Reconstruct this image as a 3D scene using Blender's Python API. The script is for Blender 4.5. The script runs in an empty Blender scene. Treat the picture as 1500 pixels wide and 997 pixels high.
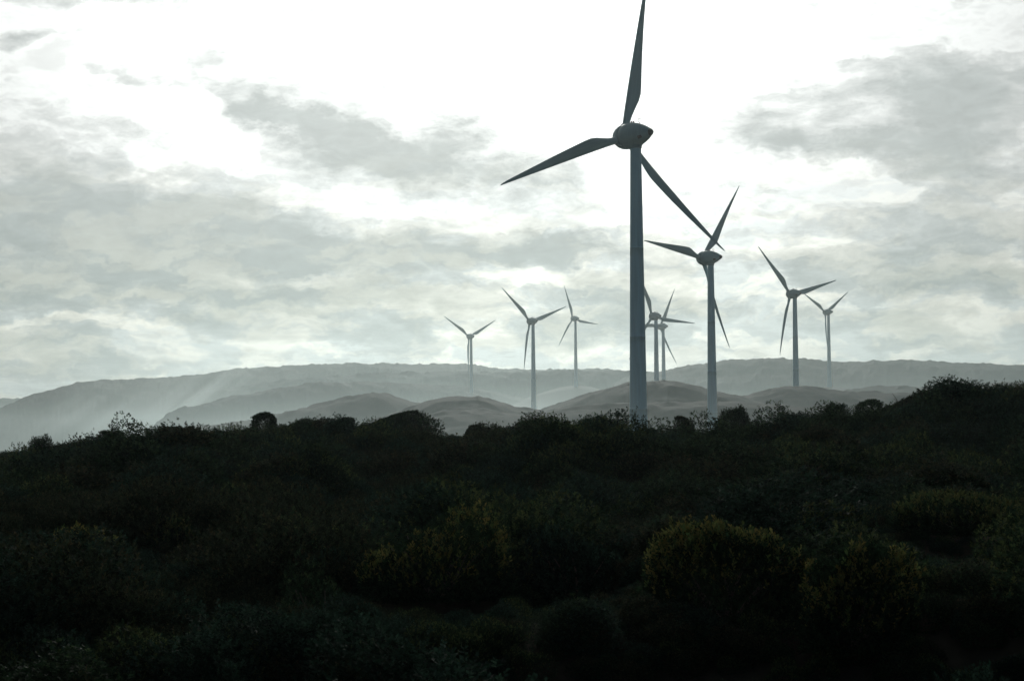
import bpy, math, random
import numpy as np
from mathutils import Vector, Matrix

random.seed(7)
RNG = np.random.default_rng(7)
scene = bpy.context.scene
COL = scene.collection
R = math.radians

# ------------------------------------------------------------------ camera
W0, H0, F0, HORIZON = 1500.0, 997.0, 2400.0, 581.0
PITCH = math.atan((HORIZON - H0 / 2) / F0)
ROLL = R(-0.45)
cd = bpy.data.cameras.new("camera")
cd.sensor_width = 36.0
cd.sensor_fit = 'HORIZONTAL'
cd.lens = F0 / W0 * 36.0
cd.clip_start, cd.clip_end = 0.3, 30000.0
cam = bpy.data.objects.new("camera", cd)
COL.objects.link(cam)
CM = Matrix.Rotation(math.pi / 2 + PITCH, 4, 'X') @ Matrix.Rotation(ROLL, 4, 'Z')
cam.matrix_world = CM
scene.camera = cam
CM3 = np.array(CM.to_3x3())


def pix_dir(px, py):
    """unit world direction seen at a pixel of the 1500x997 photograph"""
    px, py = np.asarray(px, float), np.asarray(py, float)
    v = np.stack([(px - W0 / 2) / F0, -(py - H0 / 2) / F0, -np.ones_like(px)], -1) @ CM3.T
    return v / np.linalg.norm(v, axis=-1, keepdims=True)


def pix_azel(px, py):
    d = pix_dir(px, py)
    return np.arctan2(d[..., 0], d[..., 1]), d[..., 2] / np.hypot(d[..., 0], d[..., 1])


# ------------------------------------------------------------------ helpers
def tag(o, label=None, cat=None, group=None, kind=None):
    for k, v in (('label', label), ('category', cat), ('group', group), ('kind', kind)):
        if v:
            o[k] = v
    return o


def mesh_obj(name, verts, faces, mat=None, parent=None, smooth=False, colors=None):
    me = bpy.data.meshes.new(name)
    verts = np.asarray(verts, np.float32)
    faces = np.asarray(faces, np.int32)
    n, k = faces.shape
    me.vertices.add(len(verts))
    me.vertices.foreach_set("co", verts.ravel())
    me.loops.add(n * k)
    me.loops.foreach_set("vertex_index", faces.ravel())
    me.polygons.add(n)
    me.polygons.foreach_set("loop_start", np.arange(0, n * k, k, dtype=np.int32))
    me.polygons.foreach_set("loop_total", np.full(n, k, np.int32))
    me.polygons.foreach_set("use_smooth", np.full(n, smooth, bool))
    if colors is not None:
        a = me.color_attributes.new("tone", 'FLOAT_COLOR', 'POINT')
        a.data.foreach_set("color", np.asarray(colors, np.float32).ravel())
    me.update(calc_edges=True)
    me.validate()
    o = bpy.data.objects.new(name, me)
    COL.objects.link(o)
    if mat:
        me.materials.append(mat)
    if parent:
        o.parent = parent
    return o


def empty(name, loc, rz=0.0):
    o = bpy.data.objects.new(name, None)
    o.empty_display_size = 0.5
    COL.objects.link(o)
    o.location = loc
    o.rotation_euler = (0, 0, rz)
    return o


def grid_faces(nu, nv, wrap=False):
    i = np.arange(nu if wrap else nu - 1)[:, None]
    j = np.arange(nv - 1)[None, :]
    i2 = (i + 1) % nu
    f = np.stack(np.broadcast_arrays(i * nv + j, i2 * nv + j, i2 * nv + j + 1, i * nv + j + 1), -1)
    return f.reshape(-1, 4)


_perm = RNG.random((64, 64))


def vnoise(x, y, s=0):
    """smooth value noise in 0..1"""
    x, y = np.asarray(x, float) + s * 17.37, np.asarray(y, float) + s * 9.71
    xi, yi = np.floor(x), np.floor(y)
    fx, fy = x - xi, y - yi
    fx, fy = fx * fx * (3 - 2 * fx), fy * fy * (3 - 2 * fy)
    xi, yi = xi.astype(int), yi.astype(int)
    g = lambda a, b: _perm[a % 64, b % 64]
    return (g(xi, yi) * (1 - fx) + g(xi + 1, yi) * fx) * (1 - fy) + (g(xi, yi + 1) * (1 - fx) + g(xi + 1, yi + 1) * fx) * fy


def fbm(x, y, s=0, o=4):
    t, a, n = 0, 0.5, 0
    for k in range(o):
        t = t + a * vnoise(x * 2 ** k, y * 2 ** k, s + k * 3)
        n += a
        a *= 0.5
    return t / n


def sstep(a, b, x):
    t = np.clip((x - a) / (b - a), 0, 1)
    return t * t * (3 - 2 * t)


# ------------------------------------------------------------------ materials
def new_mat(name):
    m = bpy.data.materials.new(name)
    m.use_nodes = True
    nt = m.node_tree
    nt.nodes.clear()
    return m, nt, nt.nodes.new("ShaderNodeOutputMaterial")


def N(nt, t, **kw):
    n = nt.nodes.new(t)
    for k, v in kw.items():
        setattr(n, k, v)
    return n


def M(nt, op, a, b=None, c=None, clamp=False):
    n = nt.nodes.new("ShaderNodeMath")
    n.operation = op
    n.use_clamp = clamp
    for i, v in enumerate((a, b, c)):
        if v is None:
            continue
        if isinstance(v, (int, float)):
            n.inputs[i].default_value = v
        else:
            nt.links.new(v, n.inputs[i])
    return n.outputs[0]


def ramp(nt, fac, stops):
    n = nt.nodes.new("ShaderNodeValToRGB")
    e = n.color_ramp.elements
    while len(e) < len(stops):
        e.new(0.5)
    for el, (p, c) in zip(e, stops):
        el.position = p
        el.color = (*c, 1)
    nt.links.new(fac, n.inputs[0])
    return n.outputs[0]


def painted(name, col, rough=0.45, streak=0.12):
    m, nt, out = new_mat(name)
    b = N(nt, "ShaderNodeBsdfPrincipled")
    tc = N(nt, "ShaderNodeTexCoord")
    mp = N(nt, "ShaderNodeMapping")
    mp.inputs['Scale'].default_value = (1.2, 1.2, 0.09)
    nt.links.new(tc.outputs['Object'], mp.inputs['Vector'])
    nz = N(nt, "ShaderNodeTexNoise")
    nz.inputs['Scale'].default_value = 1.5
    nz.inputs['Detail'].default_value = 5
    nt.links.new(mp.outputs[0], nz.inputs['Vector'])
    lo = tuple(c * (1 - streak) for c in col)
    nt.links.new(ramp(nt, nz.outputs[0], [(0.35, lo), (0.62, col)]), b.inputs['Base Color'])
    b.inputs['Roughness'].default_value = rough
    nt.links.new(b.outputs[0], out.inputs['Surface'])
    return m


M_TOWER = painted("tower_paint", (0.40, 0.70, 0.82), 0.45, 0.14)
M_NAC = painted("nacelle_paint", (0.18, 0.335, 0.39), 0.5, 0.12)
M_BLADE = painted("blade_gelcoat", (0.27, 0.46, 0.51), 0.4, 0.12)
M_DARK = painted("dark_grille", (0.05, 0.05, 0.05), 0.7)
M_RED = painted("red_lens", (0.25, 0.05, 0.04), 0.3)


def scrub_mat(name, c1, c2, scale):
    m, nt, out = new_mat(name)
    b = N(nt, "ShaderNodeBsdfPrincipled")
    g = N(nt, "ShaderNodeNewGeometry")
    nz = N(nt, "ShaderNodeTexNoise")
    nz.inputs['Scale'].default_value = scale
    nz.inputs['Detail'].default_value = 8
    nz.inputs['Roughness'].default_value = 0.7
    nt.links.new(g.outputs['Position'], nz.inputs['Vector'])
    nt.links.new(ramp(nt, nz.outputs[0], [(0.38, c1), (0.64, c2)]), b.inputs['Base Color'])
    b.inputs['Roughness'].default_value = 0.9
    b.inputs['Specular IOR Level'].default_value = 0.1
    nt.links.new(b.outputs[0], out.inputs['Surface'])
    return m


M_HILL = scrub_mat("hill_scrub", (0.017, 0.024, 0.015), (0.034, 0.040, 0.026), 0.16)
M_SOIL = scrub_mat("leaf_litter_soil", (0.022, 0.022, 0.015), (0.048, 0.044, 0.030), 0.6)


def leaf_mat(name):
    m, nt, out = new_mat(name)
    at = N(nt, "ShaderNodeAttribute", attribute_name="tone")
    b = N(nt, "ShaderNodeBsdfDiffuse")
    nt.links.new(at.outputs['Color'], b.inputs['Color'])
    t = N(nt, "ShaderNodeBsdfTranslucent")
    nt.links.new(at.outputs['Color'], t.inputs['Color'])
    g = N(nt, "ShaderNodeBsdfGlossy")
    g.inputs['Roughness'].default_value = 0.38
    mx = N(nt, "ShaderNodeMixShader")
    mx.inputs[0].default_value = 0.28
    nt.links.new(b.outputs[0], mx.inputs[1])
    nt.links.new(t.outputs[0], mx.inputs[2])
    m2 = N(nt, "ShaderNodeMixShader")
    m2.inputs[0].default_value = 0.014
    nt.links.new(mx.outputs[0], m2.inputs[1])
    nt.links.new(g.outputs[0], m2.inputs[2])
    nt.links.new(m2.outputs[0], out.inputs['Surface'])
    return m


M_LEAF = leaf_mat("heath_leaf")
M_BARK = painted("grey_bark", (0.09, 0.075, 0.06), 0.9, 0.4)

# ------------------------------------------------------------------ turbines data (read off the photograph)
# label, tips (px) in clockwise order from the upper one, distance
RB = 35.0
TURB = [
    ("largest and nearest wind turbine, upper blade running out of the top of the photo", [(948, 2), (1058, 366), (731, 277)], 932),
    ("second largest wind turbine, just behind the lower right blade of the nearest one", [(1091, 267), (1060, 508), (945, 358)], 1036.5),
    ("wind turbine on the low rounded knoll on the right, blades spread in a Y", [(1226, 407), (1139, 522), (1113, 362)], 1162),
    ("small distant wind turbine farthest to the right, behind the knoll turbine's right blade", [(1245, 424), (1208, 516), (1178, 431)], 1213.5),
    ("small hazy wind turbine farthest to the left, one blade hanging close beside its tower", [(727, 467), (685, 547), (651, 464)], 690.5),
    ("mid-sized hazy wind turbine between the leftmost one and the slim upright-bladed one", [(830, 447), (766, 542), (736, 422)], 780),
    ("slim pale wind turbine with one blade almost straight up, one out to the right", [(828, 418), (876, 473.5), (817, 508)], 841.5),
    ("wind turbine just right of the big tower, its right blade nearly level", [(935, 389), (1018, 470), (918, 530)], 959.5),
    ("lower turbine of the close pair right of the big tower, one blade reaching down right", [(992, 421), (988, 532), (924, 481)], 971.5),
]
CMI = np.linalg.inv(CM3)


def project(p):
    v = np.asarray(p, float) @ CMI.T
    return np.stack([W0 / 2 + F0 * v[..., 0] / -v[..., 2], H0 / 2 - F0 * v[..., 1] / -v[..., 2]], -1)


OVERHANG = 3.5
FLEX = 1.3        # blade tips bent downwind, metres


def rotor(q):
    """q = hub px, hub py, distance, blade angle, yaw off the line of sight"""
    hub = pix_dir(q[0], q[1]) * q[2]
    rz = -math.atan2(hub[0], hub[1]) + q[4]
    xa, fw = np.array([math.cos(rz), math.sin(rz), 0]), np.array([-math.sin(rz), math.cos(rz), 0])
    th = q[3] + np.arange(3) * 2 * math.pi / 3
    d = np.sin(th)[:, None] * xa + np.cos(th)[:, None] * np.array([0, 0, 1.0])
    return hub, rz, fw, d


def residual(q, tips, tx, cut):
    hub, rz, fw, d = rotor(q)
    pr = project(hub + d * RB - fw * FLEX)
    e = (pr - tips)
    if cut:  # upper blade leaves the frame: its line must pass the point where it leaves
        a, b_ = pr[0], project(hub)
        n_ = np.array([-(a - b_)[1], (a - b_)[0]]) / np.linalg.norm(a - b_)
        e[0] = [np.dot(tips[0] - b_, n_), 0]
    t = project(hub - fw * OVERHANG - np.array([0, 0, 3.0]))
    ex = [(1.6 if cut else 0.4) * (t[0] - tx)]
    if cut:
        ex += [(q[0] - 912.5), (q[1] - 196)]
    return np.concatenate([e.ravel(), ex])


FIT = []
for lab, tips, tx in TURB:
    p = np.array(tips, float)
    cut = tips[0][1] < 10
    if cut:
        c, Rp, k = np.array([913.0, 195.0]), 245.0, 0.74
    else:
        c = p.mean(0)
        d = p - c
        Rp = math.sqrt((d[:, 1] ** 2).sum() / 1.5)
        k = min(0.9, math.sqrt((d[:, 0] ** 2).sum() / 1.5) / Rp)
    d = p - c
    th = np.arctan2(d[:, 0] / k, -d[:, 1])
    off = th - np.arange(3) * 2 * math.pi / 3
    q = np.array([c[0], c[1], F0 * RB / Rp, math.atan2(np.sin(off).mean(), np.cos(off).mean()), math.acos(k)])
    for it in range(60):
        e0 = residual(q, p, tx, cut)
        J = np.zeros((len(e0), 5))
        for a in range(5):
            h = (0.01, 0.01, 0.05, 1e-4, 1e-4)[a]
            q2 = q.copy()
            q2[a] += h
            J[:, a] = (residual(q2, p, tx, cut) - e0) / h
        q = q - 0.7 * np.linalg.lstsq(J, e0, rcond=None)[0]
        q[4] = min(max(q[4], 0.45), 1.05)
    hub, rz, fw, d = rotor(q)
    print('lean', project(np.array([[hub[0] - OVERHANG * fw[0], hub[1] - OVERHANG * fw[1], hub[2] - k_] for k_ in (3, 60)])).round(1).tolist())
    print("fit", q.round(2), "err", np.abs(residual(q, p, tx, cut)).round(1))
    FIT.append(dict(label=lab, D=q[2], th0=q[3], rz=rz, x=hub[0] - OVERHANG * fw[0], y=hub[1] - OVERHANG * fw[1], hubz=hub[2], base=hub[2] - 65.0))

# ------------------------------------------------------------------ terrain height
CREST = np.array([(-500, 690), (-200, 668), (0, 654), (60, 643), (130, 634), (200, 628), (300, 629), (372, 623), (450, 615), (520, 615), (570, 617),
                  (640, 625), (700, 626), (760, 620), (800, 615), (870, 618), (950, 624), (1000, 623), (1060, 615), (1120, 611), (1150, 606),
                  (1200, 597), (1260, 594), (1330, 588), (1395, 584), (1430, 580), (1500, 577), (1700, 570), (2000, 580)], float)
caz, cel = pix_azel(CREST[:, 0], CREST[:, 1])
VALLEY = -19.0


def crest_r(az):
    return 92 + 14 * (fbm(az * 9 + 3, az * 0 + 1.5, 5, 2) - 0.5) * 2


def terrain(x, y):
    x, y = np.asarray(x, float), np.asarray(y, float)
    r = np.hypot(x, y) + 1e-6
    az = np.arctan2(x, y)
    azc = np.clip(az, -0.55, 0.55)
    Rc = crest_r(azc)
    zc = np.interp(azc, caz, cel) * Rc - 1.0
    t = r / Rc
    z0 = -3.15 - 1.6 * (1 - sstep(15, 24, r)) + 0.5 * np.clip(azc / 0.3, -1, 1) * np.clip(r / 30, 0, 1)
    z = z0 + (zc - z0) * sstep(0.18, 1.0, t)
    und = (fbm(x / 26 + 5, y / 17, 1, 3) - 0.5) * 2.0 + (fbm(x / 7, y / 7, 2, 2) - 0.5) * 0.55
    mound = np.abs(2 * vnoise(x / 4.6 + 3, y / 4.6, 17) - 1) ** 0.7 * 0.9 + np.abs(2 * vnoise(x / 11 + 9, y / 8.5, 19) - 1) ** 0.8 * 1.15 - 0.85
    z = z + (und + mound) * sstep(8, 22, r) * (1 - 0.9 * sstep(0.5, 0.86, t)) * (t < 1.2)
    back = zc - 0.05 * np.clip(r - Rc, 0, None) - (VALLEY * -1) * 0
    far = VALLEY + (fbm(x / 140, y / 140, 3, 4) - 0.5) * 6
    bl = sstep(1.0, 3.2, t)
    z = np.where(t > 1, (zc - 0.03 * (r - Rc)) * (1 - bl) + far * bl, z)
    for f in FIT:
        if f['base'] > VALLEY:
            g = np.exp(-((x - f['x']) ** 2 + (y - f['y']) ** 2) / (2 * 45.0 ** 2))
            z = np.where(r > 280, z * (1 - g) + (f['base'] - 0.3) * g, z)
    # the coast: land drops to the sea on the left
    cst = -0.13 * y + 20 + 60 * (fbm(y / 300, y * 0, 7, 3) - 0.5)
    s = sstep(0, 160, cst - x) * sstep(240, 420, r) * sstep(0, 300, y + 100)
    z = z * (1 - s) + (-90) * s
    return z


# ------------------------------------------------------------------ ground sheet, sea
RMAX = 3600.0
na = 900
azs = np.concatenate([np.linspace(-0.5, 0.5, 700, endpoint=False), np.linspace(0.5, 2 * math.pi - 0.5, 160, endpoint=False)])
rs = np.concatenate([[0.0], np.geomspace(2.0, 130, 190), np.geomspace(132, RMAX, 150)])
A_, R_ = np.meshgrid(azs, rs, indexing='ij')
gx, gy = R_ * np.sin(A_), R_ * np.cos(A_)
gz = terrain(gx, gy)
gz[:, 0] = gz[:, 1].mean()
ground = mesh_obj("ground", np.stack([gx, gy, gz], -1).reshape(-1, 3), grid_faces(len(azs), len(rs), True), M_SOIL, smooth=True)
tag(ground, "sandy ground under the heath, falling to the valley of the wind farm", "ground", kind="structure")

m, nt, out = new_mat("sea_water")
b = N(nt, "ShaderNodeBsdfPrincipled")
b.inputs['Base Color'].default_value = (0.03, 0.05, 0.055, 1)
b.inputs['Roughness'].default_value = 0.25
g = N(nt, "ShaderNodeNewGeometry")
nz = N(nt, "ShaderNodeTexNoise")
nz.inputs['Scale'].default_value = 0.05
nz.inputs['Detail'].default_value = 6
bp = N(nt, "ShaderNodeBump")
bp.inputs['Distance'].default_value = 1.5
nt.links.new(g.outputs['Position'], nz.inputs['Vector'])
nt.links.new(nz.outputs[0], bp.inputs['Height'])
nt.links.new(bp.outputs[0], b.inputs['Normal'])
nt.links.new(b.outputs[0], out.inputs['Surface'])
sr = np.array([0.0, 600, 1500, 2500, RMAX])
sa = np.linspace(0, 2 * math.pi, 128, endpoint=False)
A_, R_ = np.meshgrid(sa, sr, indexing='ij')
sea = mesh_obj("sea", np.stack([R_ * np.sin(A_), R_ * np.cos(A_), np.full_like(A_, -75.0)], -1).reshape(-1, 3), grid_faces(128, 5, True), m)
tag(sea, "grey sea below the coast on the left", "sea", kind="structure")


# ------------------------------------------------------------------ hills
def hill(label, pts, dist, front, back, base=-24.0, bump=1.2, gully=4.0, seed=0, ncol=900, crest_wander=0.0):
    """a ridge: crest profile read in px, real distance(s), front and back slope widths in metres"""
    p = np.array(pts, float)
    az, el = pix_azel(p[:, 0], p[:, 1])
    a = np.linspace(az[0], az[-1], ncol)
    # smooth interpolation of the crest line
    e = np.interp(a, az, el)
    ker = max(3, ncol // 90) | 1
    w = np.hanning(ker + 2)[1:-1]
    e = np.convolve(np.pad(e, ker // 2, mode='edge'), w / w.sum(), 'valid')
    dd = np.interp(a, np.linspace(az[0], az[-1], len(dist)), dist)
    dd = dd + crest_wander * (fbm(a * 30, a * 0, seed + 11, 3) - 0.5) * 2
    v = np.concatenate([-np.linspace(1, 0, 46) ** 1.5, np.linspace(0, 1, 16)[1:] ** 1.5])
    Aa, V = np.meshgrid(a, v, indexing='ij')
    Dd = dd[:, None] + np.where(V < 0, V * front, V * back)
    X, Y = Dd * np.sin(Aa), Dd * np.cos(Aa)
    zc = (e * dd)[:, None]
    shp = np.where(V < 0, 0.5 + 0.5 * np.cos(math.pi * V), 0.5 + 0.5 * np.cos(math.pi * V))
    endf = np.minimum(sstep(0, 0.02, (Aa - a[0]) / (a[-1] - a[0])), sstep(0, 0.02, (a[-1] - Aa) / (a[-1] - a[0])))
    Z = base + (zc - base) * shp * endf
    Z += gully * (fbm(X / 70, Y / 70, seed, 3) - 0.5) * 2 * np.clip(-V * 3, 0, 1) * np.clip((1 + V) * 3, 0, 1)
    bmp = fbm(X / 9, Y / 9, seed + 2, 3)
    Z += bump * (np.clip(bmp - 0.42, 0, 1) * 4.6 - 0.5) * np.clip(shp * 2, 0, 1)
    Z += bump * 1.6 * (np.clip(fbm(X / 34, Y / 34, seed + 8, 3), 0.38, 0.66) - 0.5) * 4 * np.clip(shp * 2 - 0.6, 0, 1)
    Z += bump * 0.9 * (vnoise(X / 3.0, Y / 3.0, seed + 4) - 0.5)
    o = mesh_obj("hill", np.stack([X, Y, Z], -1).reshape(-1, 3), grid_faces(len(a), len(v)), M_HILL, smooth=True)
    tag(o, label, "hill", kind="structure")
    return o


hill("faint flat headland at the far left horizon", [(-500, 584), (-150, 583), (0, 584), (60, 584), (110, 587), (200, 592), (300, 600)], [3250, 3250], 400, 200, base=-80, seed=1)
hill("long pale ridge across the far left under the small turbines",
     [(-160, 640), (-60, 612), (0, 598), (35, 584), (75, 573), (105, 564), (132, 558), (175, 559), (230, 555), (300, 548), (350, 541.5), (420, 538), (480, 534), (520, 532),
      (580, 535), (640, 534), (700, 536), (740, 541), (800, 542), (860, 542), (930, 543), (1000, 548)], [2050, 2150, 2150], 620, 300, base=-76, bump=1.3, gully=6, seed=2, ncol=1300, crest_wander=20)
hill("darker long ridge behind the turbines on the right",
     [(880, 562), (920, 552), (960, 546), (985, 540), (1020, 534), (1050, 530), (1100, 528), (1130, 526), (1200, 529), (1300, 529), (1400, 532), (1500, 535), (1700, 538), (1900, 548), (2000, 570)],
     [1750, 1720, 1700], 330, 260, bump=1.1, gully=6, seed=3, ncol=1200, crest_wander=15)
hill("pale second ridge just below the far left ridge",
     [(215, 640), (235, 610), (256, 595), (300, 577), (340, 567), (380, 561), (440, 553), (500, 549), (600, 546), (700, 546), (800, 544), (900, 543), (960, 548), (1000, 566)],
     [1850, 1780, 1760], 260, 150, base=-95, bump=1.2, gully=6, seed=4, ncol=1000, crest_wander=12)
hill("hazy coastal spur rising from the lower left behind the heath",
     [(205, 650), (228, 622), (245, 609), (270, 598), (300, 590), (340, 581), (380, 573), (430, 565), (480, 560), (530, 558), (600, 560), (660, 566), (720, 574), (790, 586), (850, 600)],
     [1330, 1420, 1560, 1640], 230, 160, base=-95, bump=1.0, gully=6, seed=5, ncol=900, crest_wander=10)
hill("grey pointed hill behind the heath on the left",
     [(150, 650), (220, 634), (280, 625), (330, 619), (380, 611), (430, 601), (480, 590), (520, 580), (548, 575), (570, 577), (590, 584), (620, 594), (660, 606), (700, 625)],
     [950, 900, 920], 230, 160, base=-95, bump=0.8, gully=1.0, seed=6)
hill("low double-humped knoll left of the nearest tower",
     [(480, 640), (540, 619), (590, 602), (620, 590), (648, 583), (665, 581), (682, 583), (700, 582.5), (722, 588), (760, 597), (800, 602), (850, 612), (900, 630)],
     [740, 720, 740], 120, 110, bump=0.55, gully=0.6, seed=7)
hill("broad dark knoll behind the nearest tower",
     [(740, 622), (790, 603), (820, 592), (850, 580), (880, 570), (905, 563), (935, 558), (960, 557), (990, 557.5), (1010, 563), (1040, 572), (1065, 578), (1100, 586), (1160, 600), (1220, 620)],
     [820, 800, 800], 130, 120, bump=0.6, gully=0.6, seed=8)
hill("rounded knoll under the right hand turbine",
     [(980, 620), (1030, 598), (1060, 587), (1090, 577), (1120, 569.5), (1150, 565), (1178, 563.5), (1215, 570), (1260, 575), (1320, 577), (1400, 580), (1480, 590), (1560, 620)],
     [850, 850, 830], 130, 110, bump=0.6, gully=0.6, seed=9)
hill("low hazy ridge between the right knoll and the far ridge",
     [(1180, 600), (1215, 581), (1240, 573), (1290, 568), (1335, 566), (1420, 564), (1500, 563), (1620, 566), (1750, 590)],
     [1150, 1150], 160, 140, bump=0.9, gully=1.2, seed=10)
hill("lowest near ridge just beyond the heath, in front of the knolls",
     [(540, 640), (600, 614), (650, 602), (700, 600), (745, 604), (800, 602), (850, 594), (890, 590), (960, 589), (1030, 588), (1080, 590), (1140, 594), (1220, 600), (1300, 625)],
     [640, 650, 640], 90, 90, bump=0.5, gully=0.6, seed=12)


# ------------------------------------------------------------------ wind turbines
def lathe(profile, n=32, axis='Z', close=True):
    p = np.array(profile, float)
    th = np.linspace(0, 2 * math.pi, n, endpoint=False)
    T, I = np.meshgrid(th, np.arange(len(p)), indexing='ij')
    r, h = p[I, 1], p[I, 0]
    if axis == 'Z':
        V = np.stack([r * np.cos(T), r * np.sin(T), h], -1)
    else:
        V = np.stack([r * np.cos(T), h, r * np.sin(T)], -1)
    return V.reshape(-1, 3), grid_faces(n, len(p), True)


def blade_mesh():
    tab = np.array([  # r/R, chord, thickness ratio, twist
        (0.070, 1.50, 1.00, 28), (0.095, 1.52, 1.00, 28), (0.13, 1.72, 0.72, 27), (0.18, 2.20, 0.46, 25), (0.23, 2.75, 0.33, 23),
        (0.275, 2.98, 0.28, 21), (0.32, 2.86, 0.26, 19), (0.40, 2.55, 0.24, 16), (0.50, 2.17, 0.21, 12), (0.60, 1.78, 0.19, 9),
        (0.70, 1.40, 0.18, 7), (0.80, 1.04, 0.17, 5), (0.88, 0.76, 0.16, 4), (0.94, 0.54, 0.15, 3), (0.975, 0.36, 0.15, 3), (0.995, 0.18, 0.16, 3), (1.0, 0.04, 0.2, 3)])
    q = np.linspace(0, 1, 60) ** 0.9
    rr = 0.07 + 0.93 * q
    rr = np.unique(np.concatenate([rr, tab[:, 0]]))
    ch, tr, tw = (np.interp(rr, tab[:, 0], tab[:, i]) for i in (1, 2, 3))
    n = 24
    t = np.linspace(0, 2 * math.pi, n, endpoint=False)
    V = []
    for r_, c, k, w in zip(rr, ch, tr, tw):
        le = -0.70 * (1 - r_) - 0.02
        u = 0.5 - 0.5 * np.cos(t)                       # 0 leading .. 1 trailing
        foil = np.sign(np.sin(t)) * 5 * (0.2969 * np.sqrt(u) - 0.126 * u - 0.3516 * u ** 2 + 0.2843 * u ** 3 - 0.1036 * u ** 4) * c * k
        rnd = np.sin(t) * 0.5 * c * k
        mixr = sstep(0.10, 0.2, r_)
        yy = rnd * (1 - mixr) + foil * mixr * 0.98
        xx = le + u * c
        a = R(w)
        V.append(np.stack([xx * math.cos(a) - yy * math.sin(a), -(xx * math.sin(a) + yy * math.cos(a)) - FLEX * r_ ** 2, np.full(n, r_ * RB)], -1))
    V = np.array(V)                                      # sections x n
    return V.transpose(1, 0, 2).reshape(-1, 3), grid_faces(n, len(rr), True)[:, ::-1]


TB_TOP = 63.0
def tower_profile(bottom):
    pr = [(bottom, 2.05), (-0.02, 1.98 + 0.0)] if bottom < -0.05 else [(0, 2.0)]
    seams = [9.5, 24.0, 42.0]
    zs = np.linspace(0.0, TB_TOP - 0.6, 26)
    rad = lambda z: 1.10 + (1.88 - 1.10) * (1 - z / TB_TOP) + 0.22 * max(0.0, 1 - z / 12) ** 2
    pts = [(z, rad(z)) for z in zs]
    for s in seams:
        pts += [(s - 0.10, rad(s)), (s - 0.09, rad(s) + 0.03), (s + 0.09, rad(s) + 0.03), (s + 0.10, rad(s))]
    return [(-18.0, rad(0) + 0.05)] + sorted(pts)


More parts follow.
